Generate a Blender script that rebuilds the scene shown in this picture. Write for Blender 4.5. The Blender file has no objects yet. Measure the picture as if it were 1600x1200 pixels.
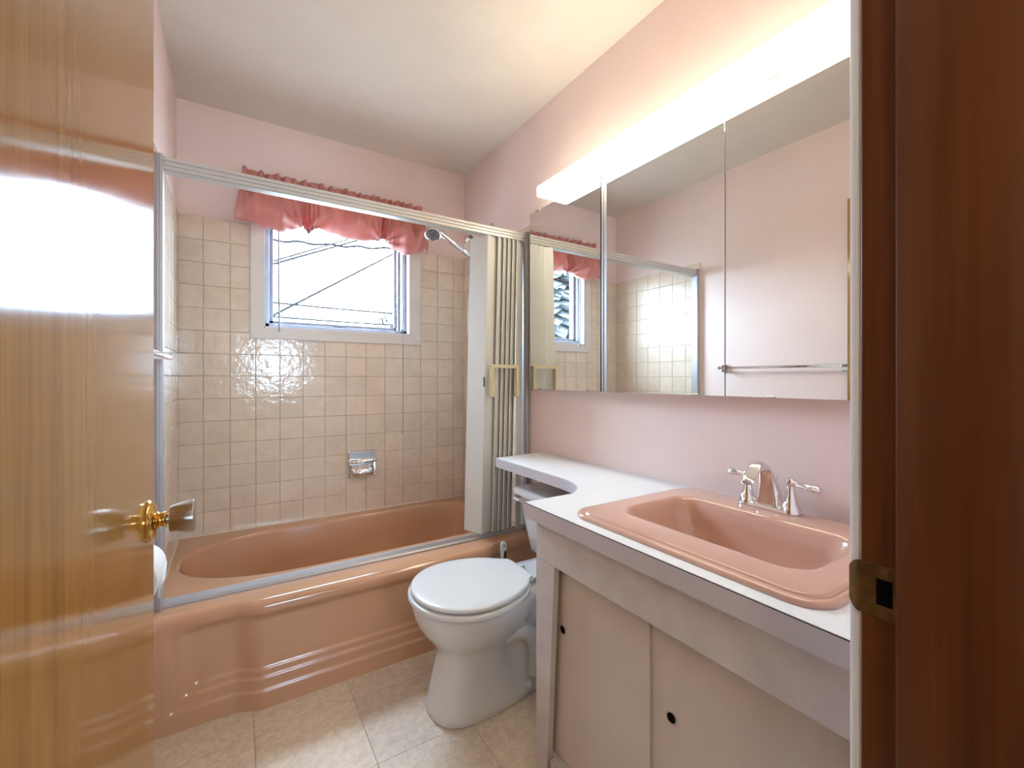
import bpy, bmesh, math, random
from mathutils import Vector, Matrix
random.seed(7)
SC = bpy.context.scene
COL = SC.collection
PI = math.pi

# ------------------------------------------------------------------ camera
CAMZ = 1.14
F_PX, CX, CY, YAW = 686.5, 800.0, 591.5, math.radians(32.3)
cam_d = bpy.data.cameras.new('camera')
cam = bpy.data.objects.new('camera', cam_d); COL.objects.link(cam)
cam.location = (0, 0, CAMZ)
cam.rotation_euler = (PI/2, 0, -YAW)
cam_d.sensor_fit = 'HORIZONTAL'; cam_d.sensor_width = 36.0
cam_d.lens = 36.0*F_PX/1600.0
cam_d.shift_y = -(600.0-CY)/1600.0
cam_d.clip_start = 0.01
SC.camera = cam

# ------------------------------------------------------------------ world, exposure
wd = bpy.data.worlds.new('sky'); SC.world = wd; wd.use_nodes = True
bg = wd.node_tree.nodes['Background']
bg.inputs['Color'].default_value = (0.57, 0.765, 1.0, 1)
bg.inputs['Strength'].default_value = 38.0
LAMP = 9.8
HALL_FILL = 26.0  # strength of the fill globe added in the hall
vs = SC.view_settings
vs.view_transform = 'Standard'; vs.look = 'None'; vs.gamma = 1.0
vs.exposure = 0.66; vs.use_curve_mapping = False

# portal that guides daylight sampling through the window opening (gives no light of its own)
pl = bpy.data.lights.new('window_portal', 'AREA'); pl.shape = 'RECTANGLE'; pl.size = 0.78; pl.size_y = 0.66
pl.cycles.is_portal = True
po = bpy.data.objects.new('window_portal', pl); COL.objects.link(po)
po.location = (0.52, 2.715, 1.73); po.rotation_euler = (-PI/2, 0, 0)
pl2 = pl.copy(); pl2.size = 0.46; pl2.size_y = 0.54
po2 = bpy.data.objects.new('window_portal', pl2); COL.objects.link(po2)
po2.location = (0.55, -2.70, 1.39); po2.rotation_euler = (PI/2, 0, 0)

# ------------------------------------------------------------------ room numbers (metres)
XL, XR = -0.233, 1.287          # side walls
YB, YF = 2.628, 0.2025          # window wall, door wall (room faces)
ZC = 2.48                       # ceiling

# ------------------------------------------------------------------ materials
MATS = {}
def nodes(name):
    m = bpy.data.materials.new(name); m.use_nodes = True
    nt = m.node_tree; b = nt.nodes['Principled BSDF']; MATS[name] = m
    return m, nt, b
def N(nt, t, **kw):
    n = nt.nodes.new(t)
    for k, v in kw.items():
        if k in n.inputs: n.inputs[k].default_value = v
        else: setattr(n, k, v)
    return n
def ramp(nt, fac, stops):
    r = nt.nodes.new('ShaderNodeValToRGB'); el = r.color_ramp.elements
    while len(el) < len(stops): el.new(0.5)
    for e, (p, c) in zip(el, stops): e.position = p; e.color = (*c, 1)
    nt.links.new(fac, r.inputs['Fac']); return r
def coords(nt, scale=(1, 1, 1), out='Object', rot=(0, 0, 0)):
    tc = nt.nodes.new('ShaderNodeTexCoord'); mp = nt.nodes.new('ShaderNodeMapping')
    mp.inputs['Scale'].default_value = scale; mp.inputs['Rotation'].default_value = rot
    nt.links.new(tc.outputs[out], mp.inputs['Vector']); return mp.outputs['Vector']
def wcoords(nt, scale=(1, 1, 1)):
    g = nt.nodes.new('ShaderNodeNewGeometry'); mp = nt.nodes.new('ShaderNodeMapping')
    mp.inputs['Scale'].default_value = scale
    nt.links.new(g.outputs['Position'], mp.inputs['Vector']); return mp.outputs['Vector']
def bump(nt, b, h, s, d=0.01):
    bp = N(nt, 'ShaderNodeBump', Strength=s, Distance=d)
    nt.links.new(h, bp.inputs['Height']); nt.links.new(bp.outputs['Normal'], b.inputs['Normal'])
def mat(name, col, rough=0.5, metal=0.0, coat=0.0, vary=0.06, vscale=6.0, bmp=0.0, bscale=60.0, spec=0.5):
    """plain procedural material: colour with slight noise variation and optional fine relief"""
    m, nt, b = nodes(name)
    v = wcoords(nt)
    nz = N(nt, 'ShaderNodeTexNoise', Scale=vscale, Detail=4.0); nt.links.new(v, nz.inputs['Vector'])
    lo = tuple(c*(1-vary) for c in col); hi = tuple(min(1, c*(1+vary)) for c in col)
    r = ramp(nt, nz.outputs['Fac'], [(0.3, lo), (0.7, hi)])
    nt.links.new(r.outputs['Color'], b.inputs['Base Color'])
    b.inputs['Roughness'].default_value = rough; b.inputs['Metallic'].default_value = metal
    b.inputs['Coat Weight'].default_value = coat; b.inputs['Coat Roughness'].default_value = 0.06
    b.inputs['Specular IOR Level'].default_value = spec
    if bmp:
        n2 = N(nt, 'ShaderNodeTexNoise', Scale=bscale, Detail=3.0); nt.links.new(v, n2.inputs['Vector'])
        bump(nt, b, n2.outputs['Fac'], bmp)
    return m
mat('pink_paint', (0.84, 0.675, 0.63), 0.55, bmp=0.05, bscale=220, vary=0.02, vscale=3)
mat('ceiling_paint', (0.76, 0.69, 0.615), 0.75, bmp=0.08, bscale=180, vary=0.02)
mat('white_paint', (0.82, 0.83, 0.87), 0.4, vary=0.03)
mat('casing_paint', (0.74, 0.685, 0.64), 0.38, vary=0.03)
mat('hall_paint', (0.62, 0.58, 0.53), 0.7)
mat('hall_floor', (0.28, 0.20, 0.13), 0.5)
mat('grout', (0.66, 0.53, 0.41), 0.8, bmp=0.1)
mat('caulk', (0.66, 0.55, 0.42), 0.5)
mat('porcelain_pink', (0.56, 0.30, 0.170), 0.16, coat=0.5, vary=0.02)
mat('sink_pink', (0.565, 0.335, 0.255), 0.16, coat=0.5, vary=0.02)
mat('porcelain_white', (0.68, 0.67, 0.66), 0.12, coat=0.5, vary=0.01)
mat('seat_white', (0.66, 0.66, 0.655), 0.22, coat=0.2, vary=0.01)
mat('chrome', (0.80, 0.80, 0.82), 0.07, 1.0, vary=0.02)
mat('satin_nickel', (0.50, 0.46, 0.41), 0.28, 1.0, vary=0.03)
mat('brass', (0.80, 0.50, 0.14), 0.14, 1.0, vary=0.04)
mat('old_brass', (0.17, 0.105, 0.04), 0.42, 0.8, vary=0.25, vscale=60)
mat('aluminium', (0.46, 0.45, 0.46), 0.45, 0.6, vary=0.03)
mat('rail_white', (0.62, 0.61, 0.585), 0.38, 0.25, vary=0.02)
mat('window_metal', (0.33, 0.33, 0.38), 0.6, 0.15, vary=0.08, vscale=25)
mat('mirror', (0.86, 0.88, 0.86), 0.0, 1.0, vary=0.0)
mat('vinyl', (0.70, 0.69, 0.65), 0.35, vary=0.03)
mat('cream_plastic', (0.66, 0.58, 0.38), 0.35)
mat('laminate_white', (0.74, 0.76, 0.78), 0.28, vary=0.03, vscale=90)
mat('laminate_edge', (0.55, 0.50, 0.51), 0.4, vary=0.03)
mat('dark_seam', (0.04, 0.035, 0.035), 0.6)
mat('black_plastic', (0.015, 0.013, 0.014), 0.35)
mat('dark_hole', (0.004, 0.003, 0.003), 0.9, spec=0.05)
mat('paper', (0.80, 0.80, 0.80), 0.9, bmp=0.2, bscale=300)
mat('cord_white', (0.30, 0.31, 0.31), 0.6)
mat('rubber', (0.09, 0.09, 0.10), 0.5)
mat('wire', (0.0065, 0.0066, 0.0068), 0.9, spec=0.0)
mat('bark', (0.0085, 0.0085, 0.0086), 0.9, spec=0.0)
def needles():
    m, nt, b = nodes('frost_needles'); out = nt.nodes['Material Output']
    v = wcoords(nt); n1 = N(nt, 'ShaderNodeTexNoise', Scale=5.0, Detail=3.0); nt.links.new(v, n1.inputs['Vector'])
    r = ramp(nt, n1.outputs['Fac'], [(0.3, (0.12, 0.13, 0.135)), (0.7, (0.20, 0.21, 0.215))])
    d = N(nt, 'ShaderNodeBsdfDiffuse'); t = N(nt, 'ShaderNodeBsdfTranslucent'); mx = N(nt, 'ShaderNodeMixShader'); mx.inputs[0].default_value = 0.5
    nt.links.new(r.outputs['Color'], d.inputs['Color']); nt.links.new(r.outputs['Color'], t.inputs['Color'])
    nt.links.new(d.outputs[0], mx.inputs[1]); nt.links.new(t.outputs[0], mx.inputs[2]); nt.links.new(mx.outputs[0], out.inputs['Surface'])
needles()
mat('dry_ground', (0.22, 0.205, 0.18), 0.9)
mat('exterior', (0.5, 0.48, 0.45), 0.8)

def tile_mat(name, c0, c1, rough, scale, bumpy, coat=0.0):
    m, nt, b = nodes(name)
    v = wcoords(nt)
    n1 = N(nt, 'ShaderNodeTexNoise', Scale=scale, Detail=7.0, Roughness=0.65, Distortion=0.8)
    nt.links.new(v, n1.inputs['Vector'])
    r = ramp(nt, n1.outputs['Fac'], [(0.32, c0), (0.68, c1)])
    oi = nt.nodes.new('ShaderNodeObjectInfo')
    mx = nt.nodes.new('ShaderNodeHueSaturation')
    mr = N(nt, 'ShaderNodeMapRange'); mr.inputs['To Min'].default_value = 0.96; mr.inputs['To Max'].default_value = 1.04
    nt.links.new(oi.outputs['Random'], mr.inputs['Value'])
    nt.links.new(mr.outputs['Result'], mx.inputs['Value'])
    nt.links.new(r.outputs['Color'], mx.inputs['Color'])
    nt.links.new(mx.outputs['Color'], b.inputs['Base Color'])
    b.inputs['Roughness'].default_value = rough
    b.inputs['Coat Weight'].default_value = coat; b.inputs['Coat Roughness'].default_value = 0.04
    n2 = N(nt, 'ShaderNodeTexNoise', Scale=38.0, Detail=2.0); nt.links.new(v, n2.inputs['Vector'])
    bump(nt, b, n2.outputs['Fac'], bumpy)
    if coat: nt.links.new(b.inputs['Normal'].links[0].from_socket, b.inputs['Coat Normal'])
tile_mat('wall_tile', (0.70, 0.57, 0.445), (0.79, 0.66, 0.53), 0.15, 11.0, 0.13, 0.3)
tile_mat('floor_vinyl', (0.55, 0.43, 0.32), (0.73, 0.61, 0.47), 0.42, 42.0, 0.04)

def wood(name, c_dark, c_mid, c_light, rough, coat, scale=1.0, axis='Z'):
    m, nt, b = nodes(name)
    st = {'Z': (26*scale, 26*scale, 1.1*scale)}[axis]
    v = wcoords(nt, st)
    n1 = N(nt, 'ShaderNodeTexNoise', Scale=1.0, Detail=6.0, Roughness=0.6, Distortion=0.6); nt.links.new(v, n1.inputs['Vector'])
    v2 = wcoords(nt, (120*scale, 120*scale, 4*scale))
    n2 = N(nt, 'ShaderNodeTexNoise', Scale=1.0, Detail=3.0); nt.links.new(v2, n2.inputs['Vector'])
    mix = nt.nodes.new('ShaderNodeMath'); mix.operation = 'MULTIPLY_ADD'; mix.inputs[1].default_value = 0.35
    nt.links.new(n2.outputs['Fac'], mix.inputs[0])
    ml = nt.nodes.new('ShaderNodeMath'); ml.operation = 'MULTIPLY'; ml.inputs[1].default_value = 0.65
    nt.links.new(n1.outputs['Fac'], ml.inputs[0]); nt.links.new(ml.outputs[0], mix.inputs[2])
    r = ramp(nt, mix.outputs[0], [(0.33, c_dark), (0.46, c_mid), (0.62, c_light)])
    nt.links.new(r.outputs['Color'], b.inputs['Base Color'])
    b.inputs['Roughness'].default_value = rough; b.inputs['Coat Weight'].default_value = coat
    b.inputs['Coat Roughness'].default_value = 0.10
    bump(nt, b, mix.outputs[0], 0.03, 0.002)
wood('oak', (0.255, 0.112, 0.020), (0.325, 0.150, 0.029), (0.385, 0.190, 0.042), 0.11, 0.0, 1.6)
wood('dark_wood', (0.070, 0.016, 0.002), (0.110, 0.026, 0.003), (0.145, 0.040, 0.006), 0.38, 0.05, 0.8)

def paint_wood():
    m, nt, b = nodes('vanity_paint')
    v = wcoords(nt, (90, 14, 14))
    n1 = N(nt, 'ShaderNodeTexNoise', Scale=1.0, Detail=5.0); nt.links.new(v, n1.inputs['Vector'])
    v2 = wcoords(nt)
    n2 = N(nt, 'ShaderNodeTexNoise', Scale=7.0, Detail=6.0, Roughness=0.7); nt.links.new(v2, n2.inputs['Vector'])
    n3 = N(nt, 'ShaderNodeTexNoise', Scale=160.0, Detail=2.0); nt.links.new(v2, n3.inputs['Vector'])
    mu = nt.nodes.new('ShaderNodeMath'); mu.operation = 'MULTIPLY'
    r2 = ramp(nt, n2.outputs['Fac'], [(0.60, (0, 0, 0)), (0.72, (1, 1, 1))])
    r3 = ramp(nt, n3.outputs['Fac'], [(0.45, (0, 0, 0)), (0.62, (1, 1, 1))])
    nt.links.new(r2.outputs['Color'], mu.inputs[0]); nt.links.new(r3.outputs['Color'], mu.inputs[1])
    r1 = ramp(nt, n1.outputs['Fac'], [(0.3, (0.55, 0.49, 0.47)), (0.7, (0.63, 0.57, 0.545))])
    mx = nt.nodes.new('ShaderNodeMix'); mx.data_type = 'RGBA'
    nt.links.new(mu.outputs[0], mx.inputs['Factor'])
    nt.links.new(r1.outputs['Color'], mx.inputs['A']); mx.inputs['B'].default_value = (0.34, 0.30, 0.29, 1)
    nt.links.new(mx.outputs['Result'], b.inputs['Base Color'])
    b.inputs['Roughness'].default_value = 0.5
    bump(nt, b, n1.outputs['Fac'], 0.06, 0.004)
paint_wood()
mat('door_panel_paint', (0.60, 0.51, 0.44), 0.45, vary=0.04, vscale=5)

def cloth():
    m, nt, b = nodes('valance_satin')
    out = nt.nodes['Material Output']
    tr = N(nt, 'ShaderNodeBsdfTranslucent'); tr.inputs['Color'].default_value = (0.80, 0.26, 0.30, 1)
    v = wcoords(nt, (300, 300, 300))
    n1 = N(nt, 'ShaderNodeTexNoise', Scale=1.0, Detail=2.0); nt.links.new(v, n1.inputs['Vector'])
    r = ramp(nt, n1.outputs['Fac'], [(0.3, (0.64, 0.295, 0.245)), (0.7, (0.71, 0.34, 0.285))])
    nt.links.new(r.outputs['Color'], b.inputs['Base Color'])
    b.inputs['Roughness'].default_value = 0.36; b.inputs['Sheen Weight'].default_value = 0.2
    mx = N(nt, 'ShaderNodeMixShader'); mx.inputs[0].default_value = 0.28
    nt.links.new(b.outputs[0], mx.inputs[1]); nt.links.new(tr.outputs[0], mx.inputs[2])
    nt.links.new(mx.outputs[0], out.inputs['Surface'])
cloth()
def glass():
    m, nt, b = nodes('pane_glass')
    out = nt.nodes['Material Output']
    t = N(nt, 'ShaderNodeBsdfTransparent'); t.inputs['Color'].default_value = (0.95, 0.97, 0.97, 1)
    g = N(nt, 'ShaderNodeBsdfGlossy', Roughness=0.02)
    lw = N(nt, 'ShaderNodeLayerWeight', Blend=0.5)          # Schlick fresnel, the same for both faces of the pane
    pw = N(nt, 'ShaderNodeMath'); pw.operation = 'POWER'; pw.inputs[1].default_value = 5.0
    nt.links.new(lw.outputs['Facing'], pw.inputs[0])
    fr = N(nt, 'ShaderNodeMath'); fr.operation = 'MULTIPLY_ADD'; fr.inputs[1].default_value = 0.92; fr.inputs[2].default_value = 0.04
    nt.links.new(pw.outputs[0], fr.inputs[0])
    mx = N(nt, 'ShaderNodeMixShader')
    nt.links.new(fr.outputs[0], mx.inputs[0]); nt.links.new(t.outputs[0], mx.inputs[1]); nt.links.new(g.outputs[0], mx.inputs[2])
    nt.links.new(mx.outputs[0], out.inputs['Surface'])
glass()
def lampmat():
    m, nt, b = nodes('lamp_diffuser')
    v = wcoords(nt, (40, 40, 400))
    n1 = N(nt, 'ShaderNodeTexNoise', Scale=1.0); nt.links.new(v, n1.inputs['Vector'])
    r = ramp(nt, n1.outputs['Fac'], [(0.3, (1.0, 0.905, 0.70)), (0.7, (1.0, 0.915, 0.72))])
    b.inputs['Base Color'].default_value = (0.9, 0.9, 0.88, 1)
    nt.links.new(r.outputs['Color'], b.inputs['Emission Color'])
    b.inputs['Emission Strength'].default_value = LAMP
    b.inputs['Roughness'].default_value = 0.3
lampmat()
def fillmat():
    m, nt, b = nodes('hall_fill_glow')  # glow of the added hall globe, fill light only
    v = wcoords(nt); n1 = N(nt, 'ShaderNodeTexNoise', Scale=8.0); nt.links.new(v, n1.inputs['Vector'])
    r = ramp(nt, n1.outputs['Fac'], [(0.3, (1.0, 0.80, 0.56)), (0.7, (1.0, 0.82, 0.58))])
    nt.links.new(r.outputs['Color'], b.inputs['Emission Color']); b.inputs['Emission Strength'].default_value = HALL_FILL
fillmat()

# ------------------------------------------------------------------ object helpers
WLOC = {}
def tag(o, label=None, cat=None, group=None, kind=None):
    if label: o['label'] = label
    if cat: o['category'] = cat
    if group: o['group'] = group
    if kind: o['kind'] = kind
    return o
def thing(name, loc, label=None, cat=None, group=None, kind=None):
    o = bpy.data.objects.new(name, None); COL.objects.link(o)
    o.empty_display_size = 0.05
    o.location = loc; WLOC[o.name] = Vector(loc)
    return tag(o, label, cat, group, kind)
class MB:
    """collects shapes in world metres, then becomes one mesh object"""
    def __init__(s): s.v = []; s.f = []; s.m = []; s.cur = 0
    def add(s, vs, fs):
        b = len(s.v); s.v += [tuple(p) for p in vs]
        for f in fs: s.f.append([b+i for i in f]); s.m.append(s.cur)
        return s
    def box(s, x0, x1, y0, y1, z0, z1, bev=0.0, seg=1):
        x0, x1 = sorted((x0, x1)); y0, y1 = sorted((y0, y1)); z0, z1 = sorted((z0, z1))
        bm = bmesh.new(); bmesh.ops.create_cube(bm, size=1)
        for v in bm.verts:
            v.co = ((x0+x1)/2+v.co.x*(x1-x0), (y0+y1)/2+v.co.y*(y1-y0), (z0+z1)/2+v.co.z*(z1-z0))
        if bev: bmesh.ops.bevel(bm, geom=bm.edges[:], offset=bev, segments=seg, affect='EDGES', profile=0.5)
        return s.bm(bm)
    def bm(s, bm):
        bm.verts.index_update()
        s.add([v.co[:] for v in bm.verts], [[v.index for v in f.verts] for f in bm.faces]); bm.free(); return s
    def rings(s, rs, close=True, cap0=False, cap1=False):
        """loft through rings of equal point count"""
        b = len(s.v); n = len(rs[0])
        for r in rs: s.v += [tuple(p) for p in r]
        for i in range(len(rs)-1):
            for j in range(n if close else n-1):
                k = (j+1) % n
                s.f.append([b+i*n+j, b+i*n+k, b+(i+1)*n+k, b+(i+1)*n+j]); s.m.append(s.cur)
        if cap0: s.f.append([b+j for j in range(n)][::-1]); s.m.append(s.cur)
        if cap1: s.f.append([b+(len(rs)-1)*n+j for j in range(n)]); s.m.append(s.cur)
        return s
    def tube(s, pts, r, n=10, caps=True):
        pts = [Vector(p) for p in pts]; rr = r if isinstance(r, (list, tuple)) else [r]*len(pts)
        rs = []; up = None
        for i, p in enumerate(pts):
            t = (pts[min(i+1, len(pts)-1)]-pts[max(i-1, 0)]).normalized()
            if up is None:
                up = Vector((0, 0, 1)) if abs(t.z) < 0.9 else Vector((1, 0, 0))
            a = t.cross(up); a.normalize(); up = a.cross(t); up.normalize()
            rs.append([p+rr[i]*(math.cos(2*PI*k/n)*a+math.sin(2*PI*k/n)*up) for k in range(n)])
        return s.rings(rs, True, caps, caps)
    def lathe(s, o, axis, prof, n=24):
        """prof: list of (distance along axis, radius)"""
        o = Vector(o); ax = Vector(axis).normalized()
        u = ax.orthogonal().normalized(); w = ax.cross(u)
        rs = [[o+ax*d+max(r, 1e-5)*(math.cos(2*PI*k/n)*u+math.sin(2*PI*k/n)*w) for k in range(n)] for d, r in prof]
        return s.rings(rs, True, True, True)
    def prism(s, poly, axis, a, b):
        """extrude 2D outline along an axis from a to b"""
        def P(p, t):
            return {'x': (t, p[0], p[1]), 'y': (p[0], t, p[1]), 'z': (p[0], p[1], t)}[axis]
        return s.rings([[P(p, a) for p in poly], [P(p, b) for p in poly]], True, True, True)
    def build(s, name, material, parent=None, smooth=True, angle=35, **tags):
        c = Vector([(min(p[i] for p in s.v)+max(p[i] for p in s.v))/2 for i in range(3)])
        me = bpy.data.meshes.new(name)
        me.from_pydata([tuple(Vector(p)-c) for p in s.v], [], s.f)
        bm = bmesh.new(); bm.from_mesh(me); bmesh.ops.recalc_face_normals(bm, faces=bm.faces); bm.to_mesh(me); bm.free()
        ms = material if isinstance(material, (list, tuple)) else [material]
        for m in ms: me.materials.append(MATS[m])
        if len(ms) > 1: me.polygons.foreach_set('material_index', s.m)
        if smooth:
            me.shade_smooth(); me.set_sharp_from_angle(angle=math.radians(angle))
        me.update()
        o = bpy.data.objects.new(name, me); COL.objects.link(o)
        if parent is not None:
            o.parent = parent; o.location = c-WLOC[parent.name]
        else: o.location = c
        WLOC[o.name] = c
        return tag(o, **tags) if tags else o
def rr(cx, cy, hx, hy, r, z, k=7):
    """rounded rectangle ring in the xy plane"""
    pts = []
    for q, (sx, sy) in enumerate(((1, 1), (-1, 1), (-1, -1), (1, -1))):
        for i in range(k+1):
            a = q*PI/2+PI/2*i/k
            pts.append((cx+sx*(hx-r)+r*math.cos(a), cy+sy*(hy-r)+r*math.sin(a), z))
    return pts
def sstep(a, b, x):
    t = max(0.0, min(1.0, (x-a)/(b-a))); return t*t*(3-2*t)
def interp(pts, x):
    """smooth interpolation through control points"""
    if x <= pts[0][0]: return pts[0][1]
    for (x0, y0), (x1, y1) in zip(pts, pts[1:]):
        if x <= x1: return y0+(y1-y0)*sstep(x0, x1, x)
    return pts[-1][1]
def bez(p0, p1, p2, p3, n):
    out = []
    for i in range(n+1):
        t = i/n; u = 1-t
        out.append(tuple(u**3*a+3*u*u*t*b+3*u*t*t*c+t**3*d for a, b, c, d in zip(p0, p1, p2, p3)))
    return out

# ------------------------------------------------------------------ setting
def struct(name, mb, material, **kw): return mb.build(name, material, None, kind='structure', **kw)
WX0, WX1, WZ0, WZ1 = 0.130, 0.910, 1.406, 2.05       # window opening
TP, TZ0 = 0.1111, 0.374                              # tile pitch, tile foot on the tub rim
ZT = TZ0+14*TP
wall_floor = struct('floor', MB().box(XL-0.1, XR+0.1, 0.0605, YB+0.1, -0.12, -0.004), 'grout', smooth=False)
ceil = struct('ceiling', MB().box(XL-0.1, XR+0.1, 0.07, YB+0.1, ZC, ZC+0.1), 'ceiling_paint', smooth=False)
mb = MB()
mb.box(XL-0.12, WX0, YB, YB+0.16, 0, ZC); mb.box(WX1, XR+0.12, YB, YB+0.16, 0, ZC)
mb.box(WX0, WX1, YB, YB+0.16, 0, WZ0); mb.box(WX0, WX1, YB, YB+0.16, WZ1, ZC)
wall_back = struct('wall_back', mb, 'pink_paint', smooth=False)
wall_left = struct('wall_left', MB().box(XL-0.12, XL, YF, YB, 0, ZC), 'pink_paint', smooth=False)
wall_right = struct('wall_right', MB().box(XR, XR+0.12, YF, YB, 0, ZC), 'pink_paint', smooth=False)
JX0, JX1, HY = -0.132, 0.580, 0.07                   # door opening between jambs, hall face of the wall
mb = MB()
mb.box(XL-0.12, JX0-0.02, HY, YF, 0, ZC); mb.box(JX1+0.02, XR+0.12, HY, YF, 0, ZC)
mb.box(JX0-0.02, JX1+0.02, HY, YF, 2.06, ZC)
wall_front = struct('wall_front', mb, 'pink_paint', smooth=False)
# the hall and the room across it, behind the camera, with a window of its own
HE = -2.6
W2 = (0.28, 0.82, 1.08, 1.70)
mb = MB(); mb.box(-1.6, W2[0], HE-0.12, HE, 0, ZC); mb.box(W2[1], 2.4, HE-0.12, HE, 0, ZC)
mb.box(W2[0], W2[1], HE-0.12, HE, 0, W2[2]); mb.box(W2[0], W2[1], HE-0.12, HE, W2[3], ZC)
struct('wall_hall_end', mb, 'hall_paint', smooth=False)
struct('wall_hall_left', MB().box(-1.6, -1.5, HE, HY, 0, ZC), 'hall_paint', smooth=False)
struct('wall_hall_right', MB().box(2.3, 2.4, HE, HY, 0, ZC), 'hall_paint', smooth=False)
mb = MB(); mb.box(-1.5, XL-0.12, HY, HY+0.1, 0, ZC); mb.box(XR+0.12, 2.3, HY, HY+0.1, 0, ZC)
struct('wall_hall_side', mb, 'hall_paint', smooth=False)
struct('ceiling_hall', MB().box(-1.6, 2.4, HE-0.1, HY, ZC, ZC+0.1), 'hall_paint', smooth=False)
struct('floor_hall', MB().box(-1.6, 2.4, HE-0.1, 0.06, -0.12, 0.0), 'hall_floor', smooth=False)
w2 = thing('window_2', ((W2[0]+W2[1])/2, HE, W2[2]), kind='structure')
mb = MB(); t = 0.04
for q in ((W2[0], W2[0]+t, W2[2], W2[3]), (W2[1]-t, W2[1], W2[2], W2[3]), (W2[0], W2[1], W2[2], W2[2]+t), (W2[0], W2[1], W2[3]-t, W2[3])):
    mb.box(q[0], q[1], HE-0.09, HE-0.03, q[2], q[3])
mb.build('frame', 'white_paint', w2, smooth=False)
MB().box(W2[0]+t, W2[1]-t, HE-0.064, HE-0.060, W2[2]+t, W2[3]-t).build('pane', 'pane_glass', w2, smooth=False)

# unseen globe pendant, added in the hall to lift the bathroom's shadows
hl = thing('hall_fill_lamp', (-0.42, -1.05, 1.86), 'added fill light, an unseen opal globe in the hall outside the door', 'fill light')
MB().lathe((-0.42, -1.05, 1.86), (0, 0, 1), [(0.13*(1-math.cos(PI*k/16)), 0.13*math.sin(PI*k/16)) for k in range(17)], 28).build('globe', 'hall_fill_glow', hl)
MB().tube([(-0.42, -1.05, 2.12), (-0.42, -1.05, ZC)], 0.01, 10).build('stem', 'white_paint', hl)

# wall tiles: each its own piece, cut where it meets a corner or the window casing
TILE_CACHE = {}
def tile_mesh(w, h, axis, face, th=0.0055, ch=0.0015, m='wall_tile'):
    key = (round(w, 4), round(h, 4), axis, face, m)
    if key in TILE_CACHE: return TILE_CACHE[key]
    a, b = w/2, h/2
    P = [(-a, -b, 0), (a, -b, 0), (a, b, 0), (-a, b, 0),
         (-a, -b, th-ch*.6), (a, -b, th-ch*.6), (a, b, th-ch*.6), (-a, b, th-ch*.6),
         (-a+ch, -b+ch, th), (a-ch, -b+ch, th), (a-ch, b-ch, th), (-a+ch, b-ch, th)]
    Fc = [(0, 1, 5, 4), (1, 2, 6, 5), (2, 3, 7, 6), (3, 0, 4, 7), (4, 5, 9, 8), (5, 6, 10, 9), (6, 7, 11, 10), (7, 4, 8, 11), (8, 9, 10, 11)]
    def T(p):
        u, v, d = p
        if axis == 'y': return (u, face*d, v)
        if axis == 'x': return (face*d, u, v)
        return (u, v, d)
    me = bpy.data.meshes.new('tile'); me.from_pydata([T(p) for p in P], [], Fc)
    bm = bmesh.new(); bm.from_mesh(me); bmesh.ops.recalc_face_normals(bm, faces=bm.faces)
    # open-backed shell: make sure the face looks out of the wall
    top = max(bm.faces, key=lambda f: abs(f.calc_center_median()[{'y': 1, 'x': 0, 'z': 2}[axis]]))
    want = Vector({'y': (0, face, 0), 'x': (face, 0, 0), 'z': (0, 0, 1)}[axis])
    if top.normal.dot(want) < 0: bmesh.ops.reverse_faces(bm, faces=bm.faces)
    bm.to_mesh(me); bm.free()
    me.materials.append(MATS[m]); TILE_CACHE[key] = me
    return me
def put_tile(me, loc, parent, name='tile'):
    o = bpy.data.objects.new(name, me); COL.objects.link(o)
    o.parent = parent; o.location = Vector(loc)-WLOC[parent.name]
G = 0.0020
xs = [1.2048-TP*k for k in range(13, -1, -1)]
xs = [XL+0.006] + [x for x in xs if x > XL+0.03] + [XR-0.006]
zs = [TZ0+TP*k for k in range(15)]
CO = (0.070, 0.979, 1.346, 2.11)        # outside of the window casing
def cut(a0, a1, b0, b1):
    """whole tiles run a little way under the casing; those over the opening are cut to what is left"""
    x0, x1, z0, z1 = CO
    if a1 <= x0 or a0 >= x1 or b1 <= z0 or b0 >= z1: return [(a0, a1, b0, b1)]
    if b1 <= WZ0 or ((a1 <= WX0 or a0 >= WX1) and (a0 < x0-0.004 or a1 > x1+0.004)): return [(a0, a1, b0, b1)]
    out = []
    if b0 < z0-0.004: out.append((a0, a1, b0, z0))
    zz = max(b0, z0)
    if a0 < x0-0.004: out.append((a0, x0, zz, b1))
    if a1 > x1+0.004: out.append((x1, a1, zz, b1))
    return out
# grout beds behind the tiles
gb = []
mb = MB(); mb.box(XL+0.0005, XR-0.0005, YB-0.0025, YB-0.0002, TZ0, CO[2]+0.02)
mb.box(XL+0.0005, CO[0]+0.02, YB-0.0025, YB-0.0002, CO[2]+0.02, ZT); mb.box(CO[1]-0.02, XR-0.0005, YB-0.0025, YB-0.0002, CO[2]+0.02, ZT)
mb.build('grout', 'grout', wall_back, smooth=False)
for i in range(len(xs)-1):
    for j in range(14):
        for a0, a1, b0, b1 in cut(xs[i], xs[i+1], zs[j], zs[j+1]):
            me = tile_mesh(a1-a0-G, b1-b0-G, 'y', -1)
            put_tile(me, ((a0+a1)/2, YB-0.002, (b0+b1)/2), wall_back)
YT = YB-0.006-7*TP
for wall, xw, fc in ((wall_left, XL, 1), (wall_right, XR, -1)):
    s = 0.0002*fc
    MB().box(xw+s, xw+0.0025*fc, YT, YB-0.003, TZ0, ZT).build('grout', 'grout', wall, smooth=False)
    me = tile_mesh(TP-G, TP-G, 'x', fc)
    for i in range(7):
        for j in range(14):
            put_tile(me, (xw+0.002*fc, YT+TP*(i+.5), TZ0+TP*(j+.5)), wall)
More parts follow.
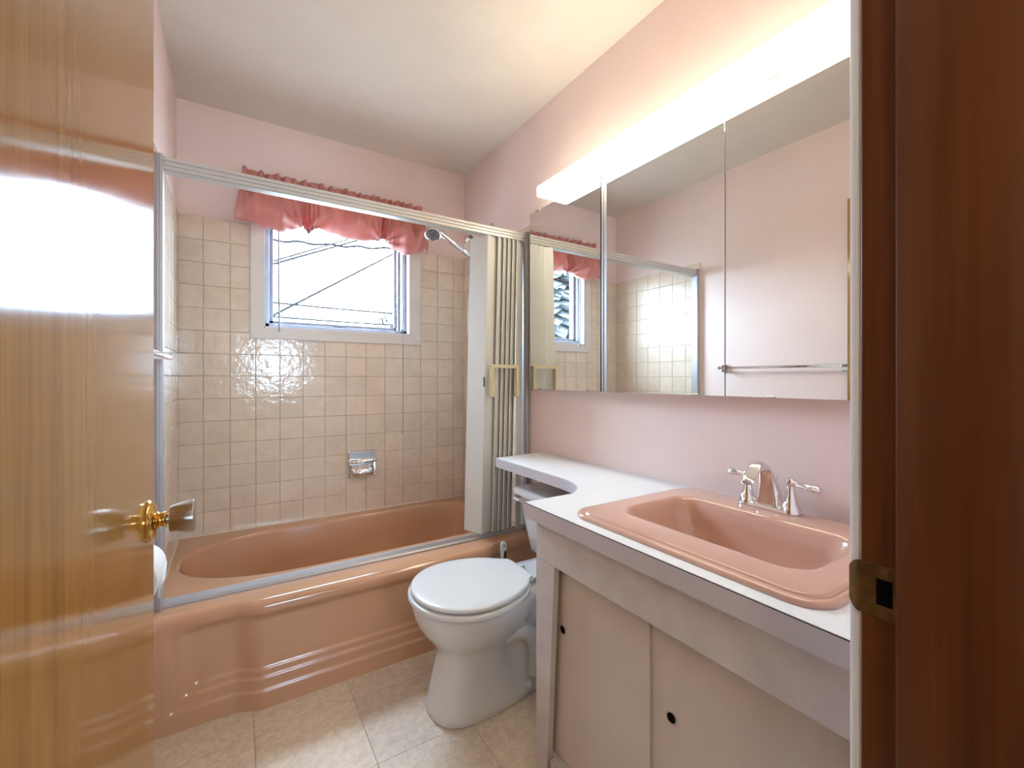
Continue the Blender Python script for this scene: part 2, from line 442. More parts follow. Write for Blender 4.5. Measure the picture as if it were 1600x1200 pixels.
# floor tiles (12 inch vinyl)
FT = 0.3048
fx = [0.359+FT*k for k in (-2, -1, 0, 1, 2, 3, 4)]; fy = [1.615+FT*k for k in range(-6, 2)]
for i in range(len(fx)-1):
    for j in range(len(fy)-1):
        a0, a1 = max(fx[i], XL), min(fx[i+1], XR); b0, b1 = max(fy[j], 0.06), min(fy[j+1], 1.78)
        if a1-a0 < 0.02 or b1-b0 < 0.02: continue
        put_tile(tile_mesh(a1-a0-0.0012, b1-b0-0.0012, 'z', 1, th=0.004, ch=0.0005, m='floor_vinyl'), ((a0+a1)/2, (b0+b1)/2, -0.004), wall_floor)

# ------------------------------------------------------------------ window
win = thing('window_1', ((WX0+WX1)/2, YB, WZ0), kind='structure')
cy0, cy1 = YB-0.022, YB-0.0078
for nm, q in (('casing', (CO[0], WX0+0.002, CO[2], CO[3], 'l')), ('casing', (WX1-0.002, CO[1], CO[2], CO[3], 'r')),
              ('casing', (CO[0], CO[1], CO[2], WZ0+0.002, 'b')), ('casing', (CO[0], CO[1], WZ1-0.002, CO[3], 't'))):
    x0, x1, z0, z1, s = q
    w = WX0+0.002-CO[0]
    poly = {'l': [(x0, z0), (x1, z0+w), (x1, z1-w), (x0, z1)], 'r': [(x0, z0+w), (x1, z0), (x1, z1), (x0, z1-w)],
            'b': [(x0, z0), (x1, z0), (x1-w, z1), (x0+w, z1)], 't': [(x0+w, z0), (x1-w, z0), (x1, z1), (x0, z1)]}[s]
    bm = bmesh.new()
    a = [bm.verts.new((p[0], cy1, p[1])) for p in poly]; b = [bm.verts.new((p[0], cy0, p[1])) for p in poly]
    bm.faces.new(b)
    for k in range(4): bm.faces.new((a[k], a[(k+1) % 4], b[(k+1) % 4], b[k]))
    bmesh.ops.recalc_face_normals(bm, faces=bm.faces)
    bmesh.ops.bevel(bm, geom=[e for e in bm.edges if len(e.link_faces) == 2 and all(abs(v.co.y-cy0) < 1e-5 for v in e.verts)], offset=0.003, segments=2, affect='EDGES')
    MB().bm(bm).build(nm, 'casing_paint', win)
mb = MB(); j0, j1 = YB-0.02, YB+0.065
mb.box(WX0, WX0+0.006, j0, j1, WZ0, WZ1); mb.box(WX1-0.006, WX1, j0, j1, WZ0, WZ1)
mb.box(WX0, WX1, j0, j1, WZ0, WZ0+0.006); mb.box(WX0, WX1, j0, j1, WZ1-0.006, WZ1)
mb.build('reveal', 'white_paint', win, smooth=False)
fy0, fy1 = YB+0.030, YB+0.085; a0, a1, b0, b1 = WX0+0.006, WX1-0.006, WZ0+0.006, WZ1-0.006
mb = MB(); t = 0.022
mb.box(a0, a0+t, fy0, fy1, b0, b1, 0.002); mb.box(a1-t, a1, fy0, fy1, b0, b1, 0.002)
mb.box(a0, a1, fy0, fy1, b0, b0+t, 0.002); mb.box(a0, a1, fy0, fy1, b1-t, b1, 0.002)
frame = mb.build('frame', 'window_metal', win)
mb = MB(); t2 = 0.024; c0, c1, d0, d1 = a0+t-0.004, a1-t-0.030, b0+t-0.006, b1-t+0.006
for q in ((c0, c0+t2, d0, d1), (c1-t2*.7, c1, d0, d1), (c0, c1, d0, d0+t2), (c0, c1, d1-t2, d1)):
    mb.box(q[0], q[1], YB+0.058, YB+0.078, q[2], q[3], 0.002)
sash = mb.build('sash', 'window_metal', win)
MB().box(c0+0.01, c1-0.01, YB+0.0665, YB+0.0695, d0+0.01, d1-0.01).build('pane', 'pane_glass', sash, smooth=False)
MB().box(c1-0.004, a1-t+0.004, YB+0.0735, YB+0.0765, d0, d1).build('pane', 'pane_glass', win, smooth=False)
MB().box(c1+0.008, c1+0.024, YB+0.060, YB+0.075, b0, b1, 0.002).build('mullion', 'window_metal', win)
mb = MB(); mb.box(0.487, 0.525, YB+0.030, YB+0.052, b0+t, b0+t+0.010, 0.003); mb.box(0.520, 0.555, YB+0.034, YB+0.046, b0+t, b0+t+0.006, 0.002)
mb.build('latch', 'rubber', win)
MB().box(a1-0.035, a1-0.015, YB+0.022, YB+0.034, b0+0.004, b0+0.030, 0.003).build('corner_catch', 'rubber', win)

# ------------------------------------------------------------------ door and its frame
dr = thing('door_1', (-0.1325, 0.24, 0.0), kind='structure')
DX0, DX1, DY0, DY1 = -0.150, -0.115, 0.240, 0.952
slab = MB().box(DX0, DX1, DY0, DY1, 0.012, 2.03, 0.0015).build('slab', 'oak', dr)
KY, KZ = 0.892, 0.915
for sg, x in ((1, DX1), (-1, DX0)):
    rs = MB().lathe((x, KY, KZ), (sg, 0, 0), [(0, .0325), (.002, .0328), (.004, .0315), (.0055, .029), (.0075, .0285), (.009, .026), (.0105, .020), (.0115, .0135), (.012, .012)], 40).build('rosette', 'brass', dr)
    MB().lathe((x, KY, KZ), (sg, 0, 0), [(.011, .0125), (.0125, .0135), (.0145, .0115), (.018, .0112), (.021, .0125), (.0225, .0120), (.0235, .010)], 32).build('collar', 'brass', rs)
    if sg == 1:
        n = 40; prof = [(.0225, .0085), (.027, .0085), (.0275, .0195), (.029, .0208), (.045, .0248), (.056, .0268), (.0585, .0265), (.0600, .0250), (.0605, .0235)]
        rsn = []
        for d, r in prof:      # gently faceted bell
            rsn.append([(x+d, KY+r*(1+.018*math.cos(6*a) if r > .01 else 1)*math.cos(a), KZ+r*(1+.018*math.cos(6*a) if r > .01 else 1)*math.sin(a)) for a in [2*PI*k/n for k in range(n)]])
        kb = MB().rings(rsn, True, True, True).build('knob', 'satin_nickel', dr)
    else:
        MB().lathe((x, KY, KZ), (-1, 0, 0), [(.0225, .0085), (.027, .0085), (.0275, .0195), (.045, .0248), (.056, .0268), (.0600, .0250)], 32).build('knob', 'satin_nickel', dr)
MB().box(DX0+0.006, DX1-0.006, DY1-0.001, DY1+0.0012, KZ-0.028, KZ+0.028, 0.0005).build('latch_plate', 'brass', dr)
for z in (0.22, 1.80):
    MB().lathe((DX0+0.012, DY0-0.006, z-0.045), (0, 0, 1), [(0, .004), (.002, .006), (.088, .006), (.09, .004)], 14).build('hinge', 'old_brass', dr)

tr1 = thing('trim_1', (JX1, 0.15, 0), kind='structure')
STOPY, STX = 0.1697, JX1-0.012
tr1b = MB()
tr1b.box(JX1, JX1+0.02, STOPY, YF, 0, 2.06, 0.001)
jamb = tr1b.build('jamb', 'dark_wood', tr1)
MB().box(STX, JX1+0.02, 0.058, STOPY, 0, 2.06, 0.0025, 2).build('stop', 'dark_wood', tr1)
MB().box(STX+0.012, STX+0.075, 0.046, 0.0575, 0, 2.12, 0.003).build('hall_casing', 'dark_wood', tr1)
# strike plate let into the jamb, curved lip towards the room
sz0, sz1 = 0.8855, 0.9415
sp = MB()
n = 6; ya, yb = 0.1715, 0.2035
hy0, hy1, hz0, hz1 = 0.1745, 0.1885, 0.900, 0.9265
xf = JX1-0.0016
sp.box(xf, JX1+0.001, ya, yb, sz0, hz0-0.001, 0.0004); sp.box(xf, JX1+0.001, ya, yb, hz1+0.001, sz1, 0.0004)
sp.box(xf, JX1+0.001, ya, hy0, hz0-0.001, hz1+0.001); sp.box(xf, JX1+0.001, hy1, yb, hz0-0.001, hz1+0.001)
prev = []
for k in range(n+1):
    a = k/n; y = yb+0.011*a; x = xf+0.0045*a*a; dz = 0.010*a*a
    prev.append([(x, y, sz0+dz), (x, y, sz1-dz), (x+0.0016, y, sz1-dz), (x+0.0016, y, sz0+dz)])
sp.rings(prev, True, True, True)
strike = sp.build('strike_plate', 'old_brass', tr1)
MB().box(JX1-0.0008, JX1-0.0002, hy0, hy1, hz0, hz1).build('latch_hole', 'dark_hole', strike, smooth=False)
for z in (sz0+0.007, sz1-0.007):
    sc = MB().lathe((xf+0.0004, 0.1805, z), (-1, 0, 0), [(0, .0040), (.0009, .0036), (.0013, .0018)], 18)
    sc.build('screw', 'old_brass', strike)
tr2 = thing('trim_2', (0.62, YF, 0), kind='structure')
MB().box(JX1+0.004, JX1+0.060, YF+0.0002, YF+0.0125, 0, 2.115, 0.003, 2).build('casing', 'white_paint', tr2)
tr3 = thing('trim_3', (JX0, 0.14, 0), kind='structure')
MB().box(JX0-0.02, JX0, 0.058, YF, 0, 2.06, 0.001).build('jamb', 'dark_wood', tr3)
MB().box(JX0-0.02, JX1+0.02, 0.058, YF, 2.045, 2.06, 0.001).build('head_jamb', 'dark_wood', tr3)

# ------------------------------------------------------------------ bathtub
tub = thing('bathtub', (0.527, 2.19, 0), 'dusty pink enamel bathtub with stepped relief apron under the window', 'bathtub')
ZR = 0.372
def yfront(x): return 1.772-0.035*(sstep(-0.005, 0.085, x)-sstep(0.97, 1.06, x))
tx0, tx1, tyb = XL+0.0005, XR-0.0005, YB-0.0005
bcx, bcy = 0.525, 2.262
BL, BR = 0.300, 0.860                # where the rounded ends begin
def basin(ax0, ax1, ay, z, e0=2.25, e1=3.2):
    """ring: round end at the left, straight sides, squarer end at the right"""
    xl = min(BL, bcx) if ax0 > bcx-BL+0.02 else bcx
    xr = max(BR, bcx) if ax1 > BR-bcx+0.02 else bcx
    al, ar = ax0-(bcx-xl), ax1-(xr-bcx); pts = []
    for k in range(49):
        a = PI/2+PI*k/48; c, s = math.cos(a), math.sin(a)
        pts.append((xl-al*abs(c)**(2/e0), bcy+ay*math.copysign(abs(s)**(2/e0), s), z))
    for k in range(1, 24): pts.append((xl+(xr-xl)*k/24, bcy-ay, z))
    for k in range(49):
        a = -PI/2+PI*k/48; c, s = math.cos(a), math.sin(a)
        pts.append((xr+ar*abs(c)**(2/e1), bcy+ay*math.copysign(abs(s)**(2/e1), s), z))
    for k in range(1, 24): pts.append((xr-(xr-xl)*k/24, bcy+ay, z))
    return pts
def outer_pt(p):
    # deck edge straight out from the basin rim
    x0 = min(max(p[0], BL), BR); d = Vector((p[0]-x0, p[1]-bcy)).normalized()
    lo, hi = 0.0, 2.0
    for _ in range(40):
        t = (lo+hi)/2; x, y = x0+d.x*t, bcy+d.y*t
        if x < tx0 or x > tx1 or y > tyb or y < yfront(min(max(x, tx0), tx1))+0.03: hi = t
        else: lo = t
    return (x0+d.x*lo, bcy+d.y*lo, ZR)
RX0, RX1, RY = 0.716, 0.708, 0.290
outer = [outer_pt(p) for p in basin(RX0, RX1, RY, ZR)]
for cx_, cy_ in ((tx0, tyb), (tx1, tyb), (tx0, yfront(tx0)+0.03), (tx1, yfront(tx1)+0.03)):
    k = min(range(len(outer)), key=lambda i: (outer[i][0]-cx_)**2+(outer[i][1]-cy_)**2); outer[k] = (cx_, cy_, ZR)
rs = [outer]
for g, dz in ((0.012, 0.0), (0.006, -0.0006), (0.002, -0.003), (-0.001, -0.008), (-0.005, -0.022)):
    rs.append(basin(RX0+g, RX1+g, RY+g, ZR+dz))
for t in (0.2, 0.4, 0.6, 0.75, 0.87, 0.95, 1.0):
    z = ZR-0.022-(0.293)*(1-(1-t)**1.6 if t < 1 else 1); k = t**1.2
    rs.append(basin(RX0-0.005-0.26*k, RX1-0.005-0.10*k, RY-0.005-0.085*k, z))
rs.append(basin(0.36, 0.50, 0.14, 0.052)); rs.append(basin(0.05, 0.05, 0.02, 0.050))
MB().rings(rs, True, False, True).build('basin', 'porcelain_pink', tub, angle=60)
# apron with three terraced steps following the border
ridges = [(-0.178, 0.062), (-0.140, 0.104), (-0.112, 0.133)]
def apron_off(x, z):
    o = 0.0
    for i, (rx, rz) in enumerate(ridges):
        m = min(x-rx, (2*0.527-rx)-x, z-rz)
        o += 0.0055*sstep(-0.005, 0.0065, m)
    return o*(1-sstep(0.300, 0.335, z))
nx = 230
xsA = [tx0+(tx1-tx0)*i/nx for i in range(nx+1)]
rows = []
R_ = 0.030
rows.append(('r', R_+0.014, ZR-0.0008))
for k in range(9):
    a = PI/2*k/8
    rows.append(('r', R_*(1-math.sin(a)), ZR-R_*(1-math.cos(a))))
nz = 90
for k in range(1, nz+1): rows.append(('a', 0.0, (ZR-R_)*(1-k/nz)))
rgs = []
for typ, dy, z in rows:
    rgs.append([(x, yfront(x)+dy+(apron_off(x, z)*(1 if typ == 'a' else 0)), z) for x in xsA])
MB().rings(rgs, False).build('apron', 'porcelain_pink', tub, angle=80)
mb = MB()
for q in ('b', 'l', 'r'):
    s = 0.0065; b = 0.0055
    if q == 'b': mb.prism([(YB-b, ZR), (YB-b-s, ZR), (YB-b, ZR+s)], 'x', XL+b, XR-b)
    if q == 'l': mb.prism([(XL+b, ZR), (XL+b+s, ZR), (XL+b, ZR+s)], 'y', 1.86, YB-b)
    if q == 'r': mb.prism([(XR-b, ZR), (XR-b-s, ZR), (XR-b, ZR+s)], 'y', 1.86, YB-b)
mb.build('caulk', 'caulk', tub, smooth=False)
MB().lathe((0.95, 2.26, 0.049), (0, 0, 1), [(0, .036), (.004, .034), (.005, .02), (.0045, .001)], 28).build('drain', 'chrome', tub)
MB().lathe((1.192, 2.26, 0.27), (-1, 0, 0.25), [(0, .036), (.004, .034), (.008, .02), (.009, .001)], 28).build('overflow', 'chrome', tub)

# ------------------------------------------------------------------ accordion tub door
sd = thing('accordion_tub_door', (0.527, 1.87, ZR), 'folding vinyl tub door pushed to the right in an aluminium track', 'shower door')
def ribbed(z0, z1, y0, y1, nrib, depth=0.004):
    """closed outline in (y,z) with grooves on the front face"""
    pts = [(y1, z0), (y1, z1)]
    h = (z1-z0)/nrib
    for k in range(nrib):
        zt = z1-k*h
        pts += [(y0+depth*.2, zt), (y0, zt-h*.2), (y0, zt-h*.72), (y0+depth, zt-h*.86)]
    pts += [(y0, z0)]
    return pts
MB().prism(ribbed(1.834, 1.879, 1.853, 1.893, 3), 'x', XL+0.013, XR-0.013).build('top_rail', 'rail_white', sd, angle=25)
MB().prism([(1.889, ZR), (1.889, ZR+0.016), (1.881, ZR+0.024), (1.872, ZR+0.024), (1.866, ZR+0.010), (1.860, ZR+0.012), (1.855, ZR+0.006), (1.855, ZR)], 'x', XL+0.026, XR-0.026).build('bottom_track', 'aluminium', sd, angle=25)
for x0, x1 in ((XL+0.0085, XL+0.033), (XR-0.033, XR-0.0085)):
    mb = MB(); w = x1-x0
    mb.prism([(x0, 1.890), (x0, 1.846), (x0+w*.3, 1.844), (x0+w*.36, 1.848), (x0+w*.62, 1.848), (x0+w*.68, 1.844), (x1, 1.846), (x1, 1.890)], 'z', ZR+0.0005, 1.885)
    mb.build('side_jamb', 'aluminium', sd, angle=25)
def fold(p, q, skew=-0.035, th=0.004, n=5, amp=0.0012, z0=ZR+0.026, z1=1.832):
    """one corrugated panel between plan points p and q; the foot hangs further left"""
    p, q = Vector(p), Vector(q); d = (q-p); nrm = Vector((-d.y, d.x)).normalized()
    line = []
    for i in range(n*4+1):
        t = i/(n*4); line.append(p+d*t+nrm*amp*math.sin(t*n*2*PI))
    ol = [l+nrm*th/2 for l in line]+[l-nrm*th/2 for l in reversed(line)]
    return MB().rings([[(v.x+skew, v.y, z0) for v in ol], [(v.x, v.y, z1) for v in ol]], True, True, True)
F0, B0 = (1.030, 1.846), (0.992, 1.952)
fold(B0, F0, n=1, amp=0.0).build('lead_panel', 'vinyl', sd, angle=50)
Fs = [(1.030, 1.846), (1.090, 1.848), (1.121, 1.848), (1.147, 1.848), (1.174, 1.848), (1.199, 1.848)]
Bs = [(1.113, 1.884), (1.144, 1.884), (1.170, 1.884), (1.197, 1.884), (1.222, 1.884)]
for i in range(5):
    fold(Fs[i], Bs[i], n=1, amp=0.0).build('fold_panel', 'vinyl', sd, angle=20)
    fold(Bs[i], Fs[i+1], n=1, amp=0.0).build('fold_panel', 'vinyl', sd, angle=20)
fold(Fs[5], (1.252, 1.880), skew=-0.012, n=1, amp=0.0).build('fold_panel', 'vinyl', sd, angle=20)
mb = MB()
for x in (1.028, 1.168): mb.box(x, x+0.016, 1.802, 1.830, 1.052, 1.205, 0.003)
mb.box(1.028, 1.184, 1.806, 1.822, 1.189, 1.207, 0.003)
mb.build('handle', 'cream_plastic', sd, label='cream plastic pull handle')
MB().box(1.004, 1.010, 1.838, 1.846, 1.10, 1.148, 0.001).build('magnet_catch', 'rubber', sd)

# ------------------------------------------------------------------ valance
va = thing('balloon_valance', (0.5, YB-0.06, 1.90), 'salmon satin balloon valance gathered over the top of the window', 'valance')
bot = [(0, 1.925), (.05, 1.925), (.14, 1.895), (.21, 1.885), (.275, 1.925), (.312, 1.950), (.338, 1.918), (.375, 1.945), (.45, 1.928), (.53, 1.908), (.62, 1.910), (.70, 1.935), (.738, 1.962), (.79, 1.90), (.85, 1.868), (.92, 1.888), (.975, 1.925), (1.0, 1.905)]
amp = [(0, .075), (.10, .105), (.20, .115), (.27, .07), (.325, .012), (.37, .055), (.48, .115), (.62, .115), (.70, .06), (.738, .010), (.785, .075), (.86, .110), (.94, .10), (1.0, .075)]
NX, NT = 340, 40
ZTOP = 2.150
def val_pt(x, t):
    zb = interp(bot, x); A = interp(amp, x)
    gath = max(math.exp(-((x-.33)/.045)**2), math.exp(-((x-.738)/.04)**2))
    k = 0.9
    z = ZTOP-(ZTOP-zb)*(t/k if t < k else 1-0.30*((t-k)/(1-k))*0.35)
    bul = math.sin(PI*min(1, (t*0.98)**1.35))**0.85 if t < 0.99 else 0.05
    fade = (1-t)**1.5
    rip = fade*0.012*(math.sin(x*150+2*math.sin(x*9))+0.6*math.sin(x*83+1.3))
    rip += 0.016*gath*math.sin(x*330)*t*(1-0.3*t)
    rip += 0.015*math.sin(x*46+1.5*math.sin(x*21)+t*2.2)*math.sin(PI*min(t, 1))
    rip += 0.010*math.sin(x*24+t*9+3*math.sin(x*13))*math.sin(PI*t)
    for xg, zg in ((0.325, 1.945), (0.738, 1.958), (-0.01, 2.14), (1.01, 2.14)):
        ddx, ddz = x-xg, z-zg+0.02; rad = math.hypot(ddx, ddz)
        rip += 0.013*math.exp(-(rad/0.15)**2)*math.sin(math.atan2(ddx, ddz)*10+1.0)*min(1, rad/0.03)
    xs_ = x+0.010*gath*(0.33-x if x < .5 else .738-x)*t*20*0.3
    side = 0.030*(1-sstep(0.0, 0.09, x))-0.020*sstep(0.91, 1.0, x)
    return (xs_+side*(1-t)**1.2*1.2, YB-0.030-1.2*A*bul-rip, z)
gr = [[val_pt(i/NX, j/NT) for i in range(NX+1)] for j in range(NT+1)]
bod = MB().rings(gr, False).build('poufs', 'valance_satin', va, angle=80)
md = bod.modifiers.new('thick', 'SOLIDIFY'); md.thickness = 0.0012
hd = []
for j in range(9):
    t = j/8; z0 = ZTOP-0.012+0.060*t
    row = []
    for i in range(NX+1):
        x = i/NX; a = x*1.0
        w = math.sin(a*150+2*math.sin(a*9))+0.6*math.sin(a*83+1.3)+0.4*math.sin(a*231)
        x2 = 0.036+0.944*x
        dep = 0.042+0.013*(math.sin(PI*min(1, t*2.2)) if t < .45 else 0)+0.0065*w*(0.5+t)
        row.append((x2, YB-dep, z0+t*0.003*math.sin(a*37+1)+t*0.0025*math.sin(a*90)+t*t*0.0015*w))
    hd.append(row)
hdr = MB().rings(hd, False).build('ruffle_header', 'valance_satin', va, angle=80)
md = hdr.modifiers.new('thick', 'SOLIDIFY'); md.thickness = 0.0012
MB().tube([(0.045, YB-0.034, 2.150), (0.97, YB-0.034, 2.150)], 0.006, 10).build('rod', 'white_paint', va)
for x in (0.05, 0.965): MB().box(x-0.008, x+0.008, YB-0.042, YB-0.0005, 2.137, 2.162, 0.002).build('rod_bracket', 'white_paint', va)
tag(MB().tube([(0.196, YB-0.040, 2.10), (0.1955, YB-0.040, 1.70), (0.199, YB-0.040, 1.41), (0.1995, YB-0.040, 1.385)], [0.0046, 0.0046, 0.0046, 0.0054], 8).build('pull_cord', 'cord_white', None), 'thin grey cord hanging down the left side of the window', 'cord')
tag(MB().tube([(0.857, YB-0.040, 2.08), (0.857, YB-0.040, 1.60), (0.857, YB-0.040, 0.84), (0.857, YB-0.040, 0.81)], [0.0009, 0.0009, 0.0009, 0.0028], 6).build('pull_cord', 'cord_white', None), 'very thin cord hanging down the tiles at the right side of the window', 'cord')

# ------------------------------------------------------------------ hand shower on the tub wall
sh = thing('hand_shower', (1.28, 2.26, 2.03), 'chrome hand shower hung on its arm beside the window', 'hand shower')
MB().lathe((XR-0.0065+0.006, 2.26, 2.030), (-1, 0, -.12), [(0, .030), (.004, .029), (.009, .020), (.012, .012)], 28).build('flange', 'chrome', sh)
arm = bez((1.283, 2.26, 2.030), (1.22, 2.26, 2.028), (1.19, 2.26, 2.005), (1.130, 2.26, 1.922), 14)
MB().tube(arm, 0.0085, 14).build('arm', 'chrome', sh)
d = Vector((1.130-1.155, 0, 1.922-1.957)).normalized()
o = Vector((1.150, 2.26, 1.952))
MB().lathe(o, d, [(-.004, .010), (-.002, .0145), (.012, .0145), (.014, .010)], 20).build('swivel_nut', 'rubber', sh)
MB().lathe(o, d, [(.014, .011), (.018, .0155), (.036, .0155), (.040, .010), (.062, .010), (.066, .013), (.078, .013)], 20).build('diverter', 'chrome', sh)
hb = Vector((1.125, 2.255, 1.852)); hd_ = Vector((0.950, 2.255, 1.942)); ax = (hd_-hb).normalized()
MB().lathe(hb, ax, [(-.018, .014), (-.014, .018), (.030, .020), (.036, .018)], 24).build('cradle', 'chrome', sh)
pts = bez(tuple(hb-ax*0.03), tuple(hb+ax*0.07), tuple(hd_-ax*0.06), tuple(hd_+Vector((0.008, 0, 0.004))), 16)
MB().tube(pts, [0.0125+0.003*math.sin(PI*i/16)+0.002*(i/16) for i in range(17)], 16).build('handle', 'chrome', sh)
fa = Vector((-0.30, -0.42, -0.86)).normalized(); hc = hd_+Vector((-0.032, 0, -0.008))
head = MB().lathe(hc, fa, [(-.034, .010), (-.030, .024), (-.018, .037), (-.002, .043), (.014, .046), (.018, .0455), (.0195, .042), (.0185, .040), (.017, .038)], 36).build('head', 'chrome', sh)
MB().lathe(hc, fa, [(.0165, .0395), (.0185, .036), (.0195, .012), (.0215, .010), (.022, .001)], 36).build('spray_face', 'rubber', head)
u = fa.orthogonal().normalized(); w = fa.cross(u); mb = MB()
for k in range(14):
    a = 2*PI*k/14; r = 0.028 if k % 2 else 0.021
    mb.lathe(hc+u*r*math.cos(a)+w*r*math.sin(a), fa, [(.0175, .0042), (.0215, .0036), (.0222, .001)], 8)
mb.build('spray_nozzles', 'chrome', head)
hose = bez(tuple(hb-ax*0.025), (1.17, 2.255, 1.70), (1.085, 2.24, 1.45), (1.160, 2.24, 1.20), 24)+bez((1.160, 2.24, 1.20), (1.21, 2.24, 1.08), (1.26, 2.26, 1.25), (1.22, 2.27, 1.55), 20)[1:]+bez((1.22, 2.27, 1.55), (1.19, 2.275, 1.75), (1.145, 2.27, 1.80), (1.120, 2.262, 1.882), 14)[1:]
MB().tube(hose, 0.0068, 10).build('hose', 'satin_nickel', sh)
spt = thing('tub_spout', (1.28, 2.26, 0.52), 'chrome tub spout half hidden behind the folded tub door', 'tub spout')
MB().lathe((1.2805, 2.26, 0.53), (-1, 0, 0), [(0, .030), (.012, .029), (.016, .024), (.090, .024), (.118, .025), (.137, .022), (.143, .016), (.145, .002)], 24).build('spout_body', 'chrome', spt)
MB().lathe((1.155, 2.26, 0.508), (0, 0, -1), [(0, .016), (.012, .0155), (.0125, .011)], 20).build('spout_mouth', 'chrome', spt)
mx = thing('tub_mixer', (1.28, 2.26, 0.80), 'round chrome tub mixer on the tiled wall behind the folded door', 'mixer tap')
MB().lathe((1.2805, 2.26, 0.80), (-1, 0, 0), [(0, .080), (.003, .080), (.009, .070), (.012, .030), (.020, .026), (.045, .024)], 36).build('escutcheon', 'chrome', mx)
MB().lathe((1.235, 2.26, 0.80), (-1, 0, 0), [(0, .028), (.006, .031), (.030, .029), (.035, .022), (.036, .001)], 28).build('mixer_handle', 'chrome', mx)

# ------------------------------------------------------------------ soap dish on the back wall
so = thing('soap_holder', (0.626, YB-0.01, 0.57), 'chrome soap holder set into the beige tiles above the tub', 'soap holder')
x0, x1, z0, z1 = 0.548, 0.704, 0.570, 0.726; yf = YB-0.008
fr = []
cxs, czs = (x0+x1)/2, (z0+z1)/2
def rxz(hx, hz, r, y): return [(p[0], y, p[1]) for p in [(q[0], q[1]) for q in rr(cxs, czs, hx, hz, r, 0)]]
MB().rings([rxz(.078, .078, .010, yf), rxz(.078, .078, .010, yf-.004), rxz(.074, .074, .009, yf-.008), rxz(.068, .068, .007, yf-.007), rxz(.066, .066, .006, yf-.001)], True).build('frame', 'chrome', so)
MB().box(x0+.010, x1-.010, yf-0.0035, yf-0.0012, z0+.010, z1-.010).build('recess', 'chrome', so, smooth=False)
MB().tube([(x0+.002, yf-.006, 0.668), (x0+.004, yf-.022, 0.665), (x0+.016, yf-.030, 0.664), (x1-.016, yf-.030, 0.664), (x1-.004, yf-.022, 0.665), (x1-.002, yf-.006, 0.668)], 0.0085, 12).build('grab_bar', 'chrome', so)
mb = MB()
prof = [(yf-.006, .640), (yf-.040, .625), (yf-.050, .600), (yf-.046, .586), (yf-.030, .578), (yf-.006, .576)]
tray = []
for k in range(13):
    a = k/12; x = x0+.012+(x1-x0-.024)*a; e = 0.35+0.65*math.sin(PI*a)**0.45
    tray.append([(x, yf-.006+(p[0]-yf+.006)*e, p[1]) for p in prof])
MB().rings(tray, True, True, True).build('dish', 'chrome', so, angle=50)

# ------------------------------------------------------------------ towel bar and toilet paper on the left wall
tb = thing('towel_bar', (XL, 1.32, 1.205), 'chrome towel bar mounted on the left wall behind the open door', 'towel bar')
for y in (1.66, 0.995):
    pst = MB().box(XL+0.0005, XL+0.012, y-.024, y+.024, 1.182, 1.228, 0.003)
    pst.build('wall_plate', 'chrome', tb)
    MB().box(XL+0.010, XL+0.078, y-.009, y+.009, 1.197, 1.216, 0.003).build('post', 'chrome', tb)
MB().box(XL+0.056, XL+0.066, 0.995, 1.66, 1.200, 1.214, 0.002).build('bar', 'chrome', tb)
TPX, TPZ = XL+0.074, 0.776
tpr = thing('toilet_paper_roll', (TPX, 1.055, TPZ-.05), 'white toilet paper roll peeking out behind the oak door', 'toilet paper')
n = 40
MB().rings([[(TPX+r*math.cos(2*PI*k/n), y, TPZ+r*math.sin(2*PI*k/n)) for k in range(n)] for r, y in ((.020, 1.001), (.043, 1.000), (.045, 1.003), (.045, 1.107), (.043, 1.110), (.020, 1.109), (.020, 1.001))], True).build('roll', 'paper', tpr, angle=40)
tl = []
for k in range(9):
    t = k/8; w_ = 0.052*(1-sstep(.45, 1.0, t)*0.97)
    tl.append([(TPX+.0458-0.004*t, 1.055-w_, TPZ-0.055*t), (TPX+.0458-0.004*t, 1.055+w_, TPZ-0.055*t)])
sheet = MB().rings(tl, False).build('loose_sheet', 'paper', tpr)
md = sheet.modifiers.new('thick', 'SOLIDIFY'); md.thickness = 0.0006
tph = thing('toilet_paper_holder', (XL, 1.055, TPZ), 'chrome toilet paper holder on the left wall behind the door', 'paper holder')
for y in (0.988, 1.122):
    MB().box(XL+0.0005, TPX+0.010, y-.006, y+.006, TPZ-.011, TPZ+.011, 0.004, 2).build('bracket', 'chrome', tph)
MB().lathe((TPX, 0.988, TPZ), (0, 1, 0), [(.002, .007), (.012, .010), (.120, .010), (.132, .007)], 18).build('spindle', 'vinyl', tph)

# ------------------------------------------------------------------ countertop, shelf, vanity
ZK = 0.777; KT = 0.041
ct = thing('countertop', (1.0, 0.64, ZK-KT), 'white laminate vanity top cut out around the pink sink', 'countertop')
CX0, CX1, CY0, CY1 = 0.722, XR-0.001, YF+0.013, 1.071
SCX, SCY = 1.0095, 0.612                       # sink centre
ccx, ccy, chx, chy = (CX0+CX1)/2, (CY0+CY1)/2, (CX1-CX0)/2, (CY1-CY0)/2
hole = lambda z: rr(SCX, SCY, 0.225, 0.275, 0.05, z)
def rect_like(z):      # rectangle sampled like the hole ring so that both loft together
    pts = []
    for p in hole(0):
        dx, dy = p[0]-SCX, p[1]-SCY
        t = min((CX1-SCX)/dx if dx > 1e-9 else 1e9, (CX0-SCX)/dx if dx < -1e-9 else 1e9, (CY1-SCY)/dy if dy > 1e-9 else 1e9, (CY0-SCY)/dy if dy < -1e-9 else 1e9)
        pts.append([SCX+dx*t, SCY+dy*t, z])
    for c in ((CX1, CY1), (CX0, CY1), (CX0, CY0), (CX1, CY0)):
        k = min(range(len(pts)), key=lambda i: (pts[i][0]-c[0])**2+(pts[i][1]-c[1])**2); pts[k] = [c[0], c[1], z]
    return pts
mb = MB()
